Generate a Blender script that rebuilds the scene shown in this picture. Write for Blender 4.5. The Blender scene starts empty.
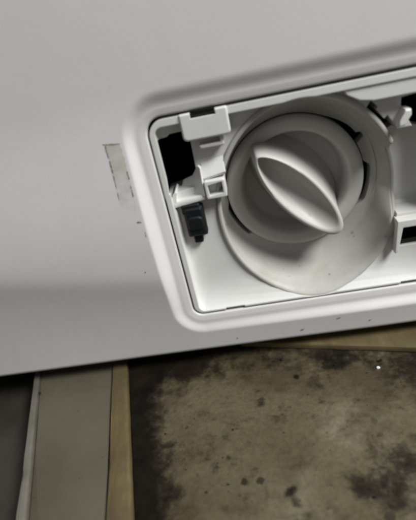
import bpy, bmesh, math, random
from mathutils import Vector, Matrix
R = math.radians
random.seed(7)
S = bpy.context.scene
C = S.collection

# ------------------------------------------------------------------ camera
F_PX = 470.0
yaw, pit, rol = -0.13827, 0.49897, -0.22806
cam_pos = Vector((0.042147, -0.203453, 0.144414))
f = Vector((math.sin(yaw)*math.cos(pit), math.cos(yaw)*math.cos(pit), -math.sin(pit)))
r = Vector((math.cos(yaw), -math.sin(yaw), 0))
u = r.cross(f)
rr = math.cos(rol)*r + math.sin(rol)*u
uu = -math.sin(rol)*r + math.cos(rol)*u
cd = bpy.data.cameras.new('camera'); cam = bpy.data.objects.new('camera', cd); C.objects.link(cam)
M = Matrix((rr, uu, -f)).transposed().to_4x4(); M.translation = cam_pos
cam.matrix_world = M
cd.sensor_fit = 'VERTICAL'; cd.sensor_height = 24.0; cd.lens = 24.0*F_PX/520.0
cd.clip_start = 0.005; cd.clip_end = 50
cd.dof.use_dof = True; cd.dof.focus_distance = 0.235; cd.dof.aperture_fstop = 4.5
S.camera = cam

# ------------------------------------------------------------------ light
W = bpy.data.worlds.new('World'); S.world = W; W.use_nodes = True
bg = W.node_tree.nodes['Background']
bg.inputs[0].default_value = (0.95, 0.97, 1.0, 1); bg.inputs[1].default_value = 0.16
def area(name, loc, target, size, power, col):
    d = bpy.data.lights.new(name, 'AREA'); d.shape = 'RECTANGLE'; d.size, d.size_y = size
    d.energy = power; d.color = col
    o = bpy.data.objects.new(name, d); C.objects.link(o); o.location = loc
    o.rotation_euler = (Vector(target)-Vector(loc)).to_track_quat('-Z', 'Y').to_euler()
    return o
area('ceiling_lamp', (0.93, -0.52, 1.14), (0.05, 0, 0.03), (0.6, 0.45), 34, (0.985, 1.0, 0.985))
S.view_settings.view_transform = 'Standard'; S.view_settings.look = 'None'
S.view_settings.exposure = 0.0; S.view_settings.gamma = 1.0
S.render.engine = 'CYCLES'
S.cycles.filter_width = 3.0

# ------------------------------------------------------------------ materials
def new_mat(name):
    m = bpy.data.materials.new(name); m.use_nodes = True
    nt = m.node_tree; return m, nt, nt.nodes['Principled BSDF']
def nd(nt, t, **k):
    n = nt.nodes.new(t)
    for a, b in k.items(): setattr(n, a, b)
    return n
def noise(nt, scale, detail=4, rough=.55, vec=None, dist=0.0):
    n = nd(nt, 'ShaderNodeTexNoise'); n.inputs['Scale'].default_value = scale
    n.inputs['Detail'].default_value = detail; n.inputs['Roughness'].default_value = rough
    n.inputs['Distortion'].default_value = dist
    if vec is not None: nt.links.new(vec, n.inputs['Vector'])
    return n.outputs['Fac']
def ramp(nt, src, stops):
    n = nd(nt, 'ShaderNodeValToRGB'); e = n.color_ramp.elements
    while len(e) < len(stops): e.new(0.5)
    for i, (p, c) in enumerate(stops):
        e[i].position = p; e[i].color = (c, c, c, 1) if isinstance(c, (int, float)) else (*c, 1)
    nt.links.new(src, n.inputs[0]); return n.outputs[0]
def mix(nt, fac, a, b, mode='MIX'):
    n = nd(nt, 'ShaderNodeMix', data_type='RGBA', blend_type=mode)
    for s, v in ((n.inputs['Factor'], fac), (n.inputs['A'], a), (n.inputs['B'], b)):
        if isinstance(v, (int, float)): s.default_value = v
        elif isinstance(v, tuple): s.default_value = (*v, 1)
        else: nt.links.new(v, s)
    return n.outputs['Result']
def mth(nt, op, a, b=0.0, c=None, clamp=False):
    n = nd(nt, 'ShaderNodeMath', operation=op, use_clamp=clamp)
    for i, v in enumerate((a, b) if c is None else (a, b, c)):
        if isinstance(v, (int, float)): n.inputs[i].default_value = v
        else: nt.links.new(v, n.inputs[i])
    return n.outputs[0]
def objco(nt):
    return nd(nt, 'ShaderNodeTexCoord').outputs['Object']
def bump(nt, p, h, strength, dist, bevel=0):
    b = nd(nt, 'ShaderNodeBump'); b.inputs['Strength'].default_value = strength; b.inputs['Distance'].default_value = dist
    nt.links.new(h, b.inputs['Height'])
    if bevel:
        v = nd(nt, 'ShaderNodeBevel'); v.samples = 6; v.inputs['Radius'].default_value = bevel
        nt.links.new(v.outputs[0], b.inputs['Normal'])
    nt.links.new(b.outputs[0], p.inputs['Normal'])

def plastic(name, col, dirt, rough=.42, bevel=.0007, dirt_amt=.35, orange=.05, speck=.4):
    m, nt, p = new_mat(name); v = objco(nt)
    n1 = ramp(nt, noise(nt, 45, 6, .6, v), [(.42, 0.0), (.75, 1.0)])
    n2 = ramp(nt, noise(nt, 320, 3, .6, v), [(.66, 0.0), (.74, 1.0)])
    c = mix(nt, mth(nt, 'MULTIPLY', n1, dirt_amt), col, dirt)
    c = mix(nt, mth(nt, 'MULTIPLY', n2, speck), c, (.10, .085, .06))
    nt.links.new(c, p.inputs['Base Color'])
    rg = mth(nt, 'MULTIPLY_ADD', n1, .14, rough); nt.links.new(rg, p.inputs['Roughness'])
    bump(nt, p, noise(nt, 700, 2, .5, v), orange, .0004, bevel)
    return m
MAT_PANEL = plastic('white_enamel', (.665, .650, .645), (.60, .58, .56), .38, 0, .40, .06, .05)
MAT_PLASTIC = plastic('white_plastic', (.68, .675, .655), (.58, .56, .51), .44, .0007, .45, .05, .12)
MAT_BOWL = plastic('grey_white_plastic', (.46, .447, .42), (.32, .29, .24), .44, .0006, .60, .05, .5)
MAT_CAP = plastic('cap_plastic', (.50, .49, .465), (.39, .37, .325), .42, .0007, .5, .05, .25)
def simple(name, col, rough, var=.3, scale=60):
    m, nt, p = new_mat(name); v = objco(nt)
    c = mix(nt, ramp(nt, noise(nt, scale, 5, .6, v), [(.3, 0.), (.75, 1.)]), tuple(x*(1-var) for x in col), tuple(min(1, x*(1+var)) for x in col))
    nt.links.new(c, p.inputs['Base Color']); p.inputs['Roughness'].default_value = rough
    bump(nt, p, noise(nt, scale*6, 3, .6, v), .12, .0006)
    return m
MAT_BLACK = simple('black_rubber', (.006, .008, .009), .6)
MAT_BLACK.node_tree.nodes['Principled BSDF'].inputs['Specular IOR Level'].default_value = .25
MAT_INNER = simple('dark_steel', (.03, .03, .03), .7)
MAT_RESIDUE = None
def residue_mat():
    m, nt, p = new_mat('old_adhesive'); v = objco(nt)
    n = noise(nt, 150, 6, .65, v)
    nt.links.new(mix(nt, ramp(nt, n, [(.35, 0.), (.7, 1.)]), (.64, .61, .54), (.50, .465, .385)), p.inputs['Base Color'])
    p.inputs['Roughness'].default_value = .75
    sx = nd(nt, 'ShaderNodeSeparateXYZ'); nt.links.new(v, sx.inputs[0])
    worn = mth(nt, 'MULTIPLY_ADD', sx.outputs[2], 28.0, -1.95)          # rubbed thin towards the lower end
    a = mth(nt, 'ADD', worn, mth(nt, 'MULTIPLY_ADD', noise(nt, 170, 6, .7, v), 1.8, -.80), clamp=True)
    nt.links.new(mth(nt, 'MULTIPLY', a, .62), p.inputs['Alpha'])
    return m
def smudge_mat():
    m, nt, p = new_mat('dark_grime'); v = objco(nt)
    p.inputs['Base Color'].default_value = (.13, .115, .085, 1); p.inputs['Roughness'].default_value = .8
    nt.links.new(ramp(nt, noise(nt, 900, 4, .7, v), [(.38, .1), (.62, .85)]), p.inputs['Alpha'])
    return m
MAT_RESIDUE = residue_mat()
MAT_SMUDGE = smudge_mat()

def wood_mat():
    m, nt, p = new_mat('dirty_tan_wood'); v = objco(nt)
    mp = nd(nt, 'ShaderNodeMapping'); mp.inputs['Scale'].default_value = (9, 1, 9); nt.links.new(v, mp.inputs[0])
    g = noise(nt, 16, 6, .6, mp.outputs[0])
    c = mix(nt, ramp(nt, g, [(.3, 0.), (.7, 1.)]), (.098, .072, .032), (.150, .115, .056))
    d = ramp(nt, noise(nt, 38, 5, .65, v), [(.40, 0.), (.62, 1.)])
    c = mix(nt, mth(nt, 'MULTIPLY', d, .70), c, (.075, .058, .030))
    nt.links.new(c, p.inputs['Base Color']); p.inputs['Roughness'].default_value = .6
    bump(nt, p, g, .25, .001); p.inputs['Specular IOR Level'].default_value = .25; return m
MAT_WOOD = wood_mat()
def plank_mat():
    m, nt, p = new_mat('grey_olive_board'); v = objco(nt)
    n = ramp(nt, noise(nt, 22, 6, .6, v), [(.3, 0.), (.7, 1.)])
    c = mix(nt, n, (.078, .067, .047), (.110, .097, .071))
    s = ramp(nt, noise(nt, 260, 3, .6, v), [(.68, 0.), (.74, 1.)])
    c = mix(nt, mth(nt, 'MULTIPLY', s, .5), c, (.02, .018, .014))
    nt.links.new(c, p.inputs['Base Color']); p.inputs['Roughness'].default_value = .5
    bump(nt, p, noise(nt, 120, 5, .6, v), .15, .0008); p.inputs['Specular IOR Level'].default_value = .25; return m
MAT_PLANK = plank_mat()
MAT_EDGE = simple('pale_edge_trim', (.13, .12, .10), .45, .35, 50)
MAT_FLOOR = simple('dark_floor', (.028, .026, .018), .6, .45, 30)

def stained_mat():
    m, nt, p = new_mat('mouldy_stained_board'); v = objco(nt)      # object space is world space for this board
    sx = nd(nt, 'ShaderNodeSeparateXYZ'); nt.links.new(v, sx.inputs[0]); x, y = sx.outputs[0], sx.outputs[1]
    def mrange(src, *vals):
        q = nd(nt, 'ShaderNodeMapRange', interpolation_type='SMOOTHSTEP'); nt.links.new(src, q.inputs[0])
        for i, val in enumerate(vals): q.inputs[i+1].default_value = val
        return q.outputs[0]
    def spot(cx, cy, rad, amt):
        d = nd(nt, 'ShaderNodeVectorMath', operation='DISTANCE'); nt.links.new(v, d.inputs[0]); d.inputs[1].default_value = (cx, cy, BT0)
        return mrange(d.outputs['Value'], 0, rad, amt, 0.0)
    add = lambda *q: q[0] if len(q) == 1 else mth(nt, 'ADD', q[0], add(*q[1:]))
    # worn beige board: broad tone changes, rubbed pale places, mottled brown that deepens towards the back and the batten
    base = mix(nt, ramp(nt, noise(nt, 14, 4, .5, v), [(.35, 0.), (.65, 1.)]), (.108, .088, .052), (.148, .125, .080))
    pale = mth(nt, 'MULTIPLY', add(spot(.064, -.056, .026, .9), spot(.090, -.085, .028, .9), spot(.040, -.088, .028, .6)), ramp(nt, noise(nt, 55, 5, .6, v), [(.35, .3), (.65, 1.)]), clamp=True)
    base = mix(nt, pale, base, (.23, .203, .145))
    w0 = mth(nt, 'ADD', y, mth(nt, 'MULTIPLY', x, .18))
    brown = add(noise(nt, 30, 7, .65, v), mrange(w0, -.034, -.006, 0.0, .20), mrange(mth(nt, 'ADD', x, mth(nt, 'MULTIPLY', y, .2085)), -.040, -.008, .14, 0.0))
    brown = ramp(nt, brown, [(.48, 0.), (.68, .85)])
    base = mix(nt, brown, base, (.062, .048, .027))
    grit = ramp(nt, noise(nt, 420, 4, .7, v), [(.40, 0.), (.70, .45)])
    base = mix(nt, grit, base, (.045, .038, .026))
    fine = noise(nt, 120, 10, .74, v); mid = noise(nt, 46, 8, .66, v)
    e = mth(nt, 'ADD', x, mth(nt, 'MULTIPLY', y, .2085))             # distance from the batten
    w = mth(nt, 'ADD', y, mth(nt, 'MULTIPLY', x, .18))
    tot = add(mrange(e, -.044, -.022, 1.30, 0.0), mrange(w, -.020, .006, 0.0, .42), spot(-.030, .001, .030, .9), spot(-.008, -.004, .018, .55), spot(.008, -.006, .010, .35), spot(.0690, -.0107, .0155, .6),
              spot(.0796, -.0782, .018, .72), spot(.0652, -.0831, .011, .66), spot(.0749, -.0918, .014, .55), spot(.0962, -.0705, .018, .55), spot(.1059, -.0260, .026, .45), spot(.0371, -.0831, .005, 1.0), spot(.0385, -.088, .004, .8),
              spot(.0440, -.0956, .012, .45), spot(-.0141, -.0550, .009, .5), spot(-.0122, -.0792, .008, .5), spot(.0477, -.0193, .003, 1.0), spot(.0052, -.0685, .0045, .6), spot(.0188, -.0763, .0035, .6), spot(.028, -.034, .006, .5), spot(.058, -.028, .005, .4))
    k = add(tot, mth(nt, 'MULTIPLY_ADD', fine, 2.4, -1.30), mth(nt, 'MULTIPLY_ADD', mid, 1.1, -.60))
    fac = ramp(nt, k, [(.0, 0.), (.26, .40), (.50, .80), (.85, 1.)])
    # separate colonies: round specks of many sizes, denser beside the growth
    def colonies(scale, lo, hi):
        vo = nd(nt, 'ShaderNodeTexVoronoi'); vo.inputs['Scale'].default_value = scale
        wv = nd(nt, 'ShaderNodeVectorMath', operation='MULTIPLY_ADD'); nz = nd(nt, 'ShaderNodeTexNoise'); nz.inputs['Scale'].default_value = scale*2.2; nt.links.new(v, nz.inputs[0])
        nt.links.new(nz.outputs['Color'], wv.inputs[0]); wv.inputs[1].default_value = (.5/scale,)*3; nt.links.new(v, wv.inputs[2]); nt.links.new(wv.outputs[0], vo.inputs['Vector'])
        cr = nd(nt, 'ShaderNodeSeparateColor'); nt.links.new(vo.outputs['Color'], cr.inputs[0])
        size = mth(nt, 'MULTIPLY', mth(nt, 'POWER', cr.outputs[0], 5.0), mth(nt, 'MULTIPLY_ADD', tot, .35, .30))
        return mth(nt, 'MULTIPLY', mrange(mth(nt, 'SUBTRACT', vo.outputs['Distance'], size), lo, hi, 1.0, 0.0), cr.outputs[1])
    fac = mth(nt, 'MAXIMUM', fac, mth(nt, 'MAXIMUM', colonies(150, -.10, .06), colonies(420, -.12, .06)))
    c = mix(nt, fac, base, mix(nt, ramp(nt, mid, [(.35, 0.), (.65, 1.)]), (.0022, .0015, .0008), (.012, .008, .0042)))
    nt.links.new(c, p.inputs['Base Color'])
    nt.links.new(mth(nt, 'MULTIPLY_ADD', fac, .35, .38), p.inputs['Roughness'])
    bump(nt, p, add(fine, grit), .35, .0010); p.inputs['Specular IOR Level'].default_value = .15; return m
BT0 = -0.034
MAT_STAIN = stained_mat()

# ------------------------------------------------------------------ mesh helpers
def obj(name, verts, faces, mat, parent=None, smooth=True, angle=35):
    me = bpy.data.meshes.new(name); me.from_pydata([tuple(v) for v in verts], [], faces)
    me.validate(); bm = bmesh.new(); bm.from_mesh(me); bmesh.ops.recalc_face_normals(bm, faces=bm.faces); bm.to_mesh(me); bm.free()
    return link(name, me, mat, parent, smooth, angle)
def link(name, me, mat, parent=None, smooth=True, angle=35):
    me.materials.clear(); me.materials.append(mat)
    if smooth:
        me.polygons.foreach_set('use_smooth', [True]*len(me.polygons))
        me.set_sharp_from_angle(angle=R(angle))
    o = bpy.data.objects.new(name, me); C.objects.link(o)
    if parent: o.parent = parent
    return o
def tag(o, label, cat=None, kind=None, group=None):
    o['label'] = label
    if cat: o['category'] = cat
    if kind: o['kind'] = kind
    if group: o['group'] = group
    return o
def loft(loops, closed=True, cap0=False, cap1=False):
    V, Fc = [], []; n = len(loops[0])
    for L in loops: V += list(L)
    for i in range(len(loops)-1):
        for j in range(n if closed else n-1):
            a, b = i*n+j, i*n+(j+1) % n
            Fc.append((a, b, b+n, a+n))
    if cap0: Fc.append(tuple(range(n)))
    if cap1: Fc.append(tuple(range((len(loops)-1)*n, len(loops)*n)))
    return V, Fc
def join(*parts):
    V, Fc = [], []
    for v, fc in parts:
        o = len(V); V += list(v); Fc += [tuple(i+o for i in q) for q in fc]
    return V, Fc
def rrect(x0, x1, z0, z1, rad, nside=(1, 1), nc=8):
    """rounded rectangle in x,z; rad = (bl, br, tr, tl); list of (x, z) counterclockwise from bottom left"""
    if isinstance(rad, (int, float)): rad = (rad,)*4
    pts = []
    cs = [((x0+rad[0], z0+rad[0]), 180, rad[0]), ((x1-rad[1], z0+rad[1]), 270, rad[1]), ((x1-rad[2], z1-rad[2]), 0, rad[2]), ((x0+rad[3], z1-rad[3]), 90, rad[3])]
    for k, ((cx, cz), a0, rd) in enumerate(cs):
        for i in range(nc+1):
            a = R(a0+90*i/nc); pts.append((cx+rd*math.cos(a), cz+rd*math.sin(a)))
        (nx, nz), na, nr = cs[(k+1) % 4]
        p0 = pts[-1]; p1 = (nx+nr*math.cos(R(na)), nz+nr*math.sin(R(na)))
        m = nside[k % 2]
        for i in range(1, m): t = i/m; pts.append((p0[0]+(p1[0]-p0[0])*t, p0[1]+(p1[1]-p0[1])*t))
    return pts
def slab(pts, y0, y1, bev=0.0, pts_fn=None):
    """prism of an x,z outline between y0 (front) and y1 (back) with a bevelled front"""
    if bev:
        cx = sum(p[0] for p in pts)/len(pts); cz = sum(p[1] for p in pts)/len(pts)
        w = max(abs(p[0]-cx) for p in pts); h = max(abs(p[1]-cz) for p in pts)
        inn = [(cx+(x-cx)*(1-bev/w), cz+(z-cz)*(1-bev/h)) for x, z in pts]
        loops = [[(x, y0, z) for x, z in inn], [(x, y0+bev, z) for x, z in pts], [(x, y1, z) for x, z in pts]]
    else:
        loops = [[(x, y0, z) for x, z in pts], [(x, y1, z) for x, z in pts]]
    return loft(loops, True, True, True)
def poly_slab(pts, y0, y1): return slab([(x*.001, z*.001) for x, z in pts], y0, y1)
def boolean(base, cutters, name, mat, parent):
    """difference of solid meshes; returns a new linked object"""
    bo = obj('tmp_base', *base, MAT_PLASTIC, None, False); tmp = [bo]
    for c in cutters:
        co = obj('tmp_cut', *c, MAT_PLASTIC, None, False); tmp.append(co)
        md = bo.modifiers.new('b', 'BOOLEAN'); md.operation = 'DIFFERENCE'; md.solver = 'EXACT'; md.object = co
    dg = bpy.context.evaluated_depsgraph_get(); dg.update()
    me = bpy.data.meshes.new_from_object(bo.evaluated_get(dg)); me.name = name
    for t in tmp:
        d = t.data; bpy.data.objects.remove(t); bpy.data.meshes.remove(d)
    return link(name, me, mat, parent, True, 28)
def box(x0, x1, y0, y1, z0, z1): return slab([(x0, z0), (x1, z0), (x1, z1), (x0, z1)], y0, y1)
def sstep(a, b, t):
    t = max(0, min(1, (t-a)/(b-a))); return t*t*(3-2*t)

# ------------------------------------------------------------------ setting: the floor
FZ = -0.045
fl = obj('floor', [(-3, -3, FZ), (3, -3, FZ), (3, 3, FZ), (-3, 3, FZ)], [(0, 1, 2, 3)], MAT_FLOOR)
fl['kind'] = 'structure'

# ------------------------------------------------------------------ washing machine
wm = bpy.data.objects.new('washing_machine', None); C.objects.link(wm)
wm.location = (-0.1, 0.2, FZ)
tag(wm, 'white washing machine with its open drain filter compartment showing', 'washing machine')
def P(name, vf, mat, parent=None, **k):
    o = obj(name, vf[0], vf[1], mat, None, **k)
    par(o, parent or wm); return o
def par(o, parent):
    """parent without moving: only the machine's Empty is away from the origin"""
    o.parent = parent
    if parent is wm: o.matrix_parent_inverse = Matrix.Translation(-wm.location)

OW, OH = 0.132, 0.105                       # opening
ZB = -0.0208                                # lower edge of the front panel
XL, XR, ZT = -0.17, 0.27, 0.21              # finely meshed part of the panel
PY = -0.0072
def crease(x):
    z = 0.029 - 0.16*(x+0.016)
    return max(z, 0.012) if z < 0.012 else z
TILT = math.tan(R(12.5)); TL = .040
def panelY(x, z):
    s = crease(x)-z; k = 0.0026
    e = s/k
    sp = s if e > 30 else k*math.log1p(math.exp(e))
    return PY + .0050*sstep(.045, .118, z) + TILT*TL*(1-math.exp(-sp/TL))
NS = (96, 60); NCN = 10
RAD = (0.0055, 0.0055, 0.008, 0.008)
def ring(d):
    dt = d if d < .0032 else .0032+(d-.0032)*1.25        # the upper shoulder is wider and softer
    return rrect(-d, OW+d, -d, OH+dt, (RAD[0]+d, RAD[1]+d, RAD[2]+(d+dt)/2, RAD[3]+(d+dt)/2), NS, NCN)
def rampw(t, z):
    tp = sstep(OH-.012, OH+.004, z)
    return (.10*t+.90*sstep(.22, 1.0, t)**1.15)*(1-tp) + (t*t*t*(t*(6*t-15)+10))*tp
def outer():
    """matching points on the outer rectangle"""
    pts = []; arc = .16
    cor = [(XL, ZB), (XR, ZB), (XR, ZT), (XL, ZT)]
    for k in range(4):
        p, c, n = cor[(k-1) % 4], cor[k], cor[(k+1) % 4]
        for i in range(NCN+1):
            t = i/NCN*2-1
            q = p if t < 0 else n; s = abs(t)*arc
            pts.append((c[0]+(q[0]-c[0])*s, c[1]+(q[1]-c[1])*s))
        m = NS[k % 2]
        for i in range(1, m):
            s = arc+(1-2*arc)*i/m
            pts.append((c[0]+(n[0]-c[0])*s, c[1]+(n[1]-c[1])*s))
    return pts
loops = []
for d, y in ((0, .0045), (0, .0008), (.0003, .0002), (.0009, 0.0), (.002, -.0001), (.0032, -.0004)):
    loops.append([(x, y, z) for x, z in ring(d)])
D0, D1 = .0032, .0104
for i in range(1, 25):
    t = i/24; d = D0+(D1-D0)*t
    # concave foot, straight ramp, rounded shoulder
    loops.append([(x, -.0004*(1-rampw(t, z))+panelY(x, z)*rampw(t, z), z) for x, z in ring(d)])
A = ring(D1+.0006); loops.append([(x, panelY(x, z), z) for x, z in A])
B = outer(); NT = 46
for i in range(1, NT+1):
    t = (i/NT)**1.35
    loops.append([(a[0]+(b[0]-a[0])*t, 0, a[1]+(b[1]-a[1])*t) for a, b in zip(A, B)])
    loops[-1] = [(x, panelY(x, z), z) for x, _, z in loops[-1]]
pv = loft(loops)
# the rest of the sheet out to the cabinet's edges and the rounded lower hem
CX0, CX1, CZT = -0.44, 0.27, 0.80
strip = []
xs = [CX0+(XL-CX0)*i/8 for i in range(9)]; zs = [ZB+(ZT-ZB)*i/70 for i in range(71)]
g1 = loft([[(x, panelY(x, z), z) for z in zs] for x in xs], False)
g2 = loft([[(x, panelY(x, z), z) for z in (ZT, CZT)] for x in [CX0+(CX1-CX0)*i/20 for i in range(21)]], False)
hx = [CX0+(CX1-CX0)*i/80 for i in range(81)]
hem = []
for k in range(8):
    a = R(90*k/7); hem.append([(x, panelY(x, ZB)+.003*(1-math.cos(a)), ZB-.003*math.sin(a)) for x in hx])
hem.append([(x, .03, ZB-.003) for x in hx])
g3 = loft(hem, False)
front = P('front_panel', join(pv, g1, g2, g3), MAT_PANEL, angle=60)
cab = join(box(CX0, CX0+.003, .002, .5, ZB, CZT), box(CX1-.003, CX1, .002, .5, ZB, CZT), box(CX0+.003, CX1-.003, .0, .5, CZT-.003, CZT),
           box(CX0+.003, CX1-.003, .497, .5, ZB, CZT-.003), box(CX0+.003, CX1-.003, .0305, .497, ZB-.002, ZB))
P('cabinet', cab, MAT_INNER, smooth=False)
for x in (CX0+.05, CX1-.03):
    for y in (.07, .44):
        prof = [(0, FZ), (.018, FZ), (.02, FZ+.004), (.02, FZ+.009), (.009, FZ+.012), (.009, ZB-.002), (0, ZB-.002)]
        P('foot', loft([[(x+q*math.cos(R(a*15)), y+q*math.sin(R(a*15)), z) for a in range(24)] for q, z in prof]), MAT_BLACK)

# ---- housing plate -------------------------------------------------------
mm = .001
ply = slab(rrect(.0009, OW-.0009, .0009, OH-.0013, (.0050, .005, .0072, .0072), (1, 1), 8), .0004, .024)
pocket = loft([[(x, y, z) for x, z in rrect(.0034+i*mm, OW-.0034-i*mm, zb*mm, OH-.0046-tp*mm, rd*mm, (1, 1), 8)] for y, i, zb, tp, rd in
               ((-.002, 0, .4, 0, 3.5), (.0012, 0, 2.4, 0, 3.5), (.0032, .15, 4.6, .1, 4), (.0050, .5, 8.0, .3, 5), (.0062, 1.2, 12, .5, 7), (.0068, 2.4, 17, .8, 9), (.0070, 4.5, 23, 1.4, 11))], True, True, True)
BC, BA, BB = (66.5*mm, 51.0*mm), 41.5*mm, 48.8*mm
NB = 180
def ell(a, b, cx, cz, n=NB): return [(cx+a*math.cos(2*math.pi*i/n), cz+b*math.sin(2*math.pi*i/n)) for i in range(n)]
bowlcut = slab(ell(BA+1.2*mm, BB+1.2*mm, *BC, 96), -.01, .03)
cuts = [pocket, bowlcut]
cuts.append(loft([[(x*mm, y, z*mm) for x, z in rrect(101+i, 126.5, 37+i, 78.5-i, 5, (1, 1), 6)] for y, i in ((-.005, 0), (.008, 0), (.0165, 1.0), (.018, 2.5))], True, True, True))   # deeper well right of the bowl
cuts.append(poly_slab([(2.9, 69.5), (16.0, 71.5), (17.0, 76), (17.4, 95.6), (8.8, 95.4), (5.4, 93.2), (4.2, 86)], -.0001, .03))   # large opening
cuts.append(poly_slab([(-1, 66.5), (15.8, 69.0), (17.0, 94), (-1, 94.5)], .0026, .03))
cuts.append(poly_slab([(104.5, 33), (125, 33), (125, 13), (104, 13)], .0090, .03))
cuts.append(poly_slab([(20.2, 101.6), (31, 101.6), (31, 107), (20.2, 107)], -.005, .012))                                # latch slot in the rim
cuts.append(poly_slab([(17.3, .2), (27.3, .2), (27.3, 1.9), (17.3, 1.9)], -.005, .012))                                     # lower clip slots
cuts.append(poly_slab([(107, .2), (118, .2), (118, 1.9), (107, 1.9)], -.005, .012))
cuts.append(poly_slab([(109.6, 91.6), (124, 93), (124, 74), (115, 77.0), (111.2, 84), (109.4, 88.5)], -.005, .03))
cuts.append(poly_slab([(108.9, 31.6), (124, 31.6), (124, 19.0), (106.6, 19.0)], -.005, .03))
def arc_slot(a0, a1, k0, k1, n=12):
    o = [(BC[0]/mm+BA/mm*k0*math.cos(R(a0+(a1-a0)*i/n)), BC[1]/mm+BB/mm*k0*math.sin(R(a0+(a1-a0)*i/n))) for i in range(n+1)]
    return poly_slab(o+[(BC[0]/mm+BA/mm*k1*math.cos(R(a1-(a1-a0)*i/n)), BC[1]/mm+BB/mm*k1*math.sin(R(a1-(a1-a0)*i/n))) for i in range(n+1)], -.005, .03)
cuts += [arc_slot(30, 48, 1.0, 1.095), arc_slot(44.5, 49.5, 1.0, 1.125, 4), arc_slot(28.5, 38, 1.0, 1.14, 4)]
hs = boolean(ply, cuts, 'filter_housing', MAT_PLASTIC, None); par(hs, wm)
tag(hs, 'white moulded filter compartment insert with rim, openings and latch')

# ---- drain bowl ----------------------------------------------------------
CC = (62.5*mm, 55.0*mm); CY = .022
def gap(deg):
    """radius of the bowl's back opening, with the bayonet keyways"""
    d = deg % 360; rr_ = 34.9
    if 29 <= d <= 66: rr_ += 2.3*sstep(66, 34, d) if d > 34 else 2.3
    if 25.5 <= d <= 31.5: rr_ = 39.2
    if d >= 326 or d <= 8:
        t = (d+360 if d <= 8 else d); rr_ = 34.9+2.9*sstep(326, 336, t)*(1-sstep(363, 368.5, t))
    if 186 <= d <= 224: rr_ = 34.9+1.9*sstep(186, 196, d)*(1-sstep(222, 224.5, d))
    return rr_*mm
def rimY(a):
    d = (math.degrees(a)+180) % 360-180
    z = BC[1]/mm+BB/mm*math.sin(a); tb = ((0, .0003), (2.4, .0008), (4.6, .0024), (8, .0040), (12, .0050), (17, .0055), (40, .0054), (110, .0052))
    base = next(y0+(y1-y0)*(z-z0)/(z1-z0) for (z0, y0), (z1, y1) in zip(tb, tb[1:]) if z <= z1)
    return base + .0125*sstep(-24, -6, d)*(1-sstep(18, 27, d))
def bowl_loop(t, yf, extra=0.0):
    """t=0 front rim ellipse, t=1 round back edge"""
    L = []
    for i in range(NB):
        a = 2*math.pi*i/NB; c, s = math.cos(a), math.sin(a)
        x0, z0 = BC[0]+(BA+extra)*c, BC[1]+(BB+extra)*s
        x1, z1 = CC[0]+(40.5*mm+extra)*c, CC[1]+(40.2*mm+extra)*s
        y0 = rimY(a); L.append((x0+(x1-x0)*t, y0+(yf-y0)*t if t else y0, z0+(z1-z0)*t))
    return L
YB = .0245
def shift(L, dy): return [(x, y+dy, z) for x, y, z in L]
outr = [shift(bowl_loop(1, YB+.002, .0016), 0), shift(bowl_loop(0, YB, .0026), .0014), shift(bowl_loop(0, YB, .0020), .0003), shift(bowl_loop(0, YB, .0012), 0.0), shift(bowl_loop(0, YB, .0005), .0002), shift(bowl_loop(0, YB, .0), .0008)]
inn = [bowl_loop(q, YB) for q in (.06, .15, .3, .45, .6, .75, .88, .95)]
back = []
for k, (q, dy) in enumerate(((0, -.0006), (.12, .0), (.5, 0.0006), (1, .0010))):
    L = []
    for i in range(NB):
        a = 2*math.pi*i/NB; ro = 40.3*mm; ri = gap(math.degrees(a)); rd = ro+(ri-ro)*q
        L.append((CC[0]+rd*math.cos(a), YB+dy, CC[1]+rd*math.sin(a)))
    back.append(L)
back.append([(x, y+.006, z) for x, y, z in back[-1]])
V, Fc = loft(outr+inn+back)
bowl = P('drain_bowl', (V, Fc), MAT_BOWL, hs, angle=40)

# ---- filter cap with pull grip -------------------------------------------
prof = [(34.3, .034), (34.3, CY+.0022), (33.9, CY+.0010), (33.0, CY+.0002), (31.5, CY), (28.2, CY+.0002), (27.0, CY+.0008), (26.4, CY+.0022), (25.2, CY+.010), (24.6, CY+.0125), (23.4, CY+.0138), (12, CY+.0142), (.01, CY+.0142)]
cl = []
for q, y in prof:
    cl.append([(CC[0]+q*mm*math.cos(2*math.pi*i/96), y, CC[1]+q*mm*math.sin(2*math.pi*i/96)) for i in range(96)])
cap = P('filter_cap', loft(cl), MAT_CAP, angle=50)
tag(cap, 'round off-white drain filter cap with leaf-shaped pull grip')
ga = math.atan2(-48.5, 37.5); gd = Vector((math.cos(ga), 0, math.sin(ga))); gp = Vector((-gd.z, 0, gd.x))
GC = Vector((62.6*mm, 0, 55.6*mm))
def lens(L, Wd, y, sh=(0, 0), tilt=0.0, pw=.64, n=30):
    pts = []
    for s in (1, -1):
        rng = range(n) if s == 1 else range(n, 0, -1)
        for i in rng:
            t2 = math.sin((-1+2*i/n)*math.pi/2)
            w = s*(max(0, 1-t2*t2)**(pw if t2 < 0 else pw-.14*t2))*Wd/2
            p = GC+gd*(t2*L/2+sh[0]*mm)+gp*(w+sh[1]*mm); pts.append((p.x, y+tilt*t2, p.z))
    return pts
gY = .0045
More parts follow.
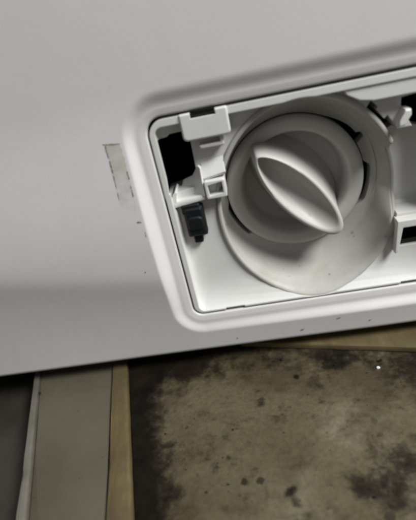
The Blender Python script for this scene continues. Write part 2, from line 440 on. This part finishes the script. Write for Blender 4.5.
g = [lens(64*mm, 34*mm, CY+.0150, (-1.5, 0), -.003), lens(62*mm, 26*mm, CY+.0085, (-.8, 0), -.002), lens(60.5*mm, 22.5*mm, CY+.002), lens(59*mm, 20.6*mm, CY-.007), lens(58*mm, 20*mm, gY+.004),
     lens(57.4*mm, 19.8*mm, gY+.0012), lens(56.2*mm, 18.8*mm, gY+.0002), lens(53.2*mm, 16.6*mm, gY, (-1.0, .1)), lens(51.6*mm, 15.4*mm, gY+.0006, (-1.5, .1)),
     lens(49*mm, 14.0*mm, gY+.0026, (-2.4, .1), -.0014), lens(44*mm, 11.6*mm, gY+.0050, (-3.6, 0), -.0028), lens(34*mm, 8*mm, gY+.0066, (-4.5, 0), -.0030), lens(2*mm, .6*mm, gY+.0074, (-5, 0))]
P('pull_grip', loft(g, True, False, True), MAT_CAP, cap, angle=60)

# ---- small fittings of the housing ----------------------------------------
def rr_mm(x0, x1, z0, z1, rd, nc=5): return [(x*mm, z*mm) for x, z in rrect(x0, x1, z0, z1, rd, (1, 1), nc)]
tab = boolean(slab(rr_mm(15.2, 36.2, 92.2, 104.0, (2, 1.6, .6, .6)), -.0004, .0032, .0006), [poly_slab([(20.2, 101.6), (31, 101.6), (31, 108), (20.2, 108)], -.005, .012)], 'latch_tab', MAT_PLASTIC, None); par(tab, hs)
hook = boolean(slab(rr_mm(21.2, 32.4, 87.3, 93.0, .9), .0018, .0100, .0004), [poly_slab([(19, 89.0), (30.8, 89.0), (30.8, 91.6), (19, 91.6)], -.005, .0085)], 'hook', MAT_PLASTIC, None); par(hook, hs)
# hollow guide below the large opening: curved shelf, rounded left wall and a tall fin
sh = []
for i in range(17):
    t = i/16; x = 3.6+15.2*t; zz = 63.4+1.6*t
    sh.append([(x*mm, .0032, (zz-2.0)*mm), (x*mm, .0028, (zz-.3)*mm), (x*mm, .0034, (zz+.7)*mm), (x*mm, .0150, (zz+.9)*mm), (x*mm, .0150, (zz-2.0)*mm)])
P('guide_shelf', loft(sh, True, True, True), MAT_PLASTIC, hs, angle=45)
gb = [(6.5, .0150, 65.5), (18.6, .0022, 65.0), (19.2, .0026, 78.8), (18.2, .0040, 79.6), (14.5, .0085, 74.0), (9.0, .0140, 71.0)]
P('guide_fin', loft([[(x*mm, y, z*mm) for x, y, z in gb], [((x+.8)*mm, y+.0012, z*mm) for x, y, z in gb]], True, True, True), MAT_PLASTIC, hs, smooth=False)
P('guide_wall', poly_slab([(3.4, 62.5), (5.0, 62.5), (5.2, 66.5), (6.2, 68.6), (5.4, 69.4), (4.0, 68.2), (3.2, 66.2)], .0030, .0150), MAT_PLASTIC, hs)
sock = boolean(slab(rr_mm(19.6, 29.4, 63.2, 72.2, .9), .0016, .0108, .0004), [poly_slab([(21.2, 64.6), (27.9, 65.6), (27.9, 70.9), (21.2, 70.0)], -.005, .0085)], 'socket', MAT_PLASTIC, None); par(sock, hs)
br = [[(x*mm, .0040, (72.0+.16*(x-19.6))*mm), (x*mm, .0034, (73.0+.16*(x-19.6))*mm), (x*mm, .0056, (77.2+.16*(x-19.6))*mm), (x*mm, .0078, (81+.16*(x-19.6))*mm), (x*mm, .0078, (72+.16*(x-19.6))*mm)] for x in (19.6, 25, 30.4)]
P('bracket', loft(br, True, True, True), MAT_PLASTIC, hs, angle=50)
# frame of the lower right opening, clip beside the upper right one
P('opening_frame', poly_slab([(106.2, 35.4), (127, 35.4), (127, 31.8), (108.6, 31.8), (106.4, 19.2), (104.9, 18.2)], .0016, .0085), MAT_PLASTIC, hs)
P('rim_block', poly_slab([(86, 98.2), (91, 95.2), (97, 94.0), (128.2, 94.0), (128.2, 101.5), (84, 101.5)], .0010, .0085), MAT_PLASTIC, hs)
clip = [(106.6, 80.4), (109.4, 80.8), (112.2, 85.0), (112.0, 87.4), (109.6, 87.6), (106.7, 83.2)]
P('clip', slab([(x*mm, z*mm) for x, z in clip], .0012, .0085, .0006), MAT_PLASTIC, hs)

# ---- black drain plug ------------------------------------------------------
dp = P('drain_plug', join(slab(rr_mm(7.0, 16.6, 45.2, 60.6, 1.0), .0016, .0110, .0012), slab(rr_mm(8.0, 15.8, 49.0, 56.0, 2.2), .0008, .0030, .0007), slab(rr_mm(6.4, 15.4, 57.0, 62.0, .8), .0024, .0112, .0006)), MAT_BLACK)
tag(dp, 'black rubber drain plug seated left of the filter bowl')
P('stem', slab(rr_mm(9.0, 13.4, 40.6, 45.6, .8), .0040, .0108, .0006), MAT_BLACK, dp)
P('plug_backing', slab(rr_mm(4.3, 14.5, 42.6, 62.2, 3.8), .0072, .0106, .0006), MAT_BOWL, dp)  # rounded grey sheet behind the plug, reaching out past its left side

# ---- marks on the front panel ----------------------------------------------
def ragged(pts, step, amp, y_off, name, mat, sd):
    """thin smear with a torn outline on the enamel"""
    rnd = random.Random(sd); out = []
    for k in range(len(pts)):
        a, b = Vector(pts[k]), Vector(pts[(k+1) % len(pts)]); m = max(1, int((b-a).length/step))
        nrm = Vector((-(b-a).y, (b-a).x)).normalized()
        for i in range(m):
            q = a+(b-a)*(i/m)+nrm*rnd.uniform(-amp, amp); out.append((q.x*mm, q.y*mm))
    loops = [[(x, panelY(x, z)-y_off, z) for x, z in out], [(x, panelY(x, z)+.0001, z) for x, z in out]]
    return P(name, loft(loops, True, True, True), mat, front, smooth=False)
ar = ragged([(-18.2, 98.4), (-11.4, 97.6), (-11.6, 84), (-11.8, 70), (-12.6, 66.5), (-19.4, 66.5), (-18.9, 74), (-18.4, 86)], 1.2, .35, .00012, 'adhesive_residue', MAT_RESIDUE, 3)
tag(ar, 'strip of old yellowed adhesive left by a peeled label')
marks = [[(-19.2, 98.9), (-15, 98.4), (-11.6, 98.0), (-13, 97.8), (-17.8, 98.2)], [(-18.5, 98.2), (-18.1, 98.2), (-18.05, 93), (-18.3, 92.5)], [(-18.3, 91.5), (-17.95, 91.5), (-18.0, 86), (-18.3, 86.3)], [(-18.4, 84.5), (-18.1, 85), (-18.3, 79.5), (-18.55, 79)], [(-18.7, 77), (-18.5, 77), (-18.7, 74)],
         [(-12.0, 85.5), (-11.6, 85.5), (-11.6, 82), (-11.9, 82)], [(-12.0, 79), (-11.7, 79), (-11.8, 74), (-12.1, 74)], [(-13.4, 62), (-11.4, 61.7), (-11.6, 61.3), (-13.4, 61.5)],
         [(-11.2, 56.5), (-10.9, 56.5), (-11.0, 54), (-11.3, 54)], [(-16.8, 35.6), (-16.4, 35.6), (-16.4, 35.2), (-16.8, 35.2)]]
for k, q in enumerate(marks): ragged(q, .5, .12, .00022, 'grime_mark', MAT_SMUDGE, 20+k)
lowm = [[(73.6, -12.4), (75.6, -12.2), (75.2, -12.8), (73.6, -12.8)], [(54.4, -17.2), (56.4, -16.9), (55.8, -17.8), (54.4, -17.9)], [(20, -17.2), (20.5, -17.1), (20.4, -17.5), (20, -17.6)], [(90, -16.8), (91, -16.7), (90.8, -17.1), (90, -17.2)]]
for k, q in enumerate(lowm): ragged(q, .6, .15, .0002, 'chip_mark', MAT_SMUDGE, 50+k)

# ------------------------------------------------------------------ things on the floor
BT = BT0                                       # top of the stained board
rnd = random.Random(4)
def flat_slab(name, pts, z0, z1, mat, bev=.0008):
    n = len(pts); cx = sum(p[0] for p in pts)/n; cy = sum(p[1] for p in pts)/n
    def inset(d): return [(x-(x-cx)/math.hypot(x-cx, y-cy)*d, y-(y-cy)/math.hypot(x-cx, y-cy)*d) for x, y in pts]
    i1, i2 = inset(bev*.35), inset(bev*1.1)
    return obj(name, *loft([[(x, y, z0) for x, y in pts], [(x, y, z1-bev) for x, y in pts], [(x, y, z1-bev*.3) for x, y in i1], [(x, y, z1) for x, y in i2]], True, True, True), mat)
def edge_line(a, b, n, amp):
    o = []
    for i in range(n):
        t = i/n; o.append((a[0]+(b[0]-a[0])*t+rnd.uniform(-amp, amp), a[1]+(b[1]-a[1])*t+rnd.uniform(-amp, amp)))
    return o
def quad_edge(c, n=24, amp=.0004):
    o = []
    for k in range(4): o += edge_line(c[k], c[(k+1) % 4], n, amp)
    return o
AM = .00010
sb = flat_slab('stained_board', quad_edge([(-0.0129, -0.1614), (0.1852, -0.1614), (0.1562, 0.0437), (-0.0557, 0.0437)], 30, AM), FZ+.0005, BT, MAT_STAIN)
tag(sb, 'dirty beige board blotched with dark mould on the floor before the machine', 'board')
bt = flat_slab('wooden_batten', quad_edge([(-0.0264, -0.1614), (-0.0132, -0.1614), (-0.0536, 0.0321), (-0.0612, 0.0321)], 30, AM), FZ+.0005, BT+.003, MAT_WOOD, .0012)
tag(bt, 'tan wooden batten running forward beside the mouldy board', 'batten')
bb = flat_slab('wooden_batten', quad_edge([(0.0200, 0.0105), (0.1650, -0.0272), (0.1710, -0.0040), (0.0260, 0.0337)], 30, AM), BT+.0005, BT+.0035, MAT_WOOD, .0014)
tag(bb, 'tan wooden batten tucked under the right end of the machine', 'batten')
gp_ = flat_slab('plank', quad_edge([(-0.0536, -0.1614), (-0.0270, -0.1614), (-0.0618, 0.0321), (-0.1106, 0.0321)], 30, AM), FZ+.0005, BT+.001, MAT_PLANK, .0012)
tag(gp_, 'wide grey brown plank lying left of the tan batten', 'plank')
et = flat_slab('edge_strip', quad_edge([(-0.0598, -0.1614), (-0.0539, -0.1614), (-0.1108, 0.0321), (-0.1133, 0.0321)], 30, AM), FZ+.0005, BT+.003, MAT_EDGE, .0012)
tag(et, 'narrow pale strip along the left side of the grey brown plank', 'strip')
def crumb(name, x, y, z, s, mat, label, sd):
    bm = bmesh.new(); bmesh.ops.create_icosphere(bm, subdivisions=2, radius=s); q = random.Random(sd)
    for v in bm.verts: v.co *= q.uniform(.7, 1.2); v.co.z *= .6
    me = bpy.data.meshes.new(name); bm.to_mesh(me); bm.free()
    o = link(name, me, mat, None); o.location = (x, y, z+s*.4); tag(o, label, 'crumb'); return o
MAT_WHITE = simple('white_crumb', (.75, .74, .70), .5)
crumb('crumb', 0.0891, -0.0205, BT, .0009, MAT_WHITE, 'tiny white crumb on the stained board', 1)
crumb('crumb', 0.0419, -0.0051, BT, .0010, MAT_BLACK, 'tiny black crumb at the back of the stained board', 2)
crumb('crumb', -0.0988, -0.0077, BT+.001, .0011, MAT_BLACK, 'tiny black crumb on the grey brown plank by the machine', 3)
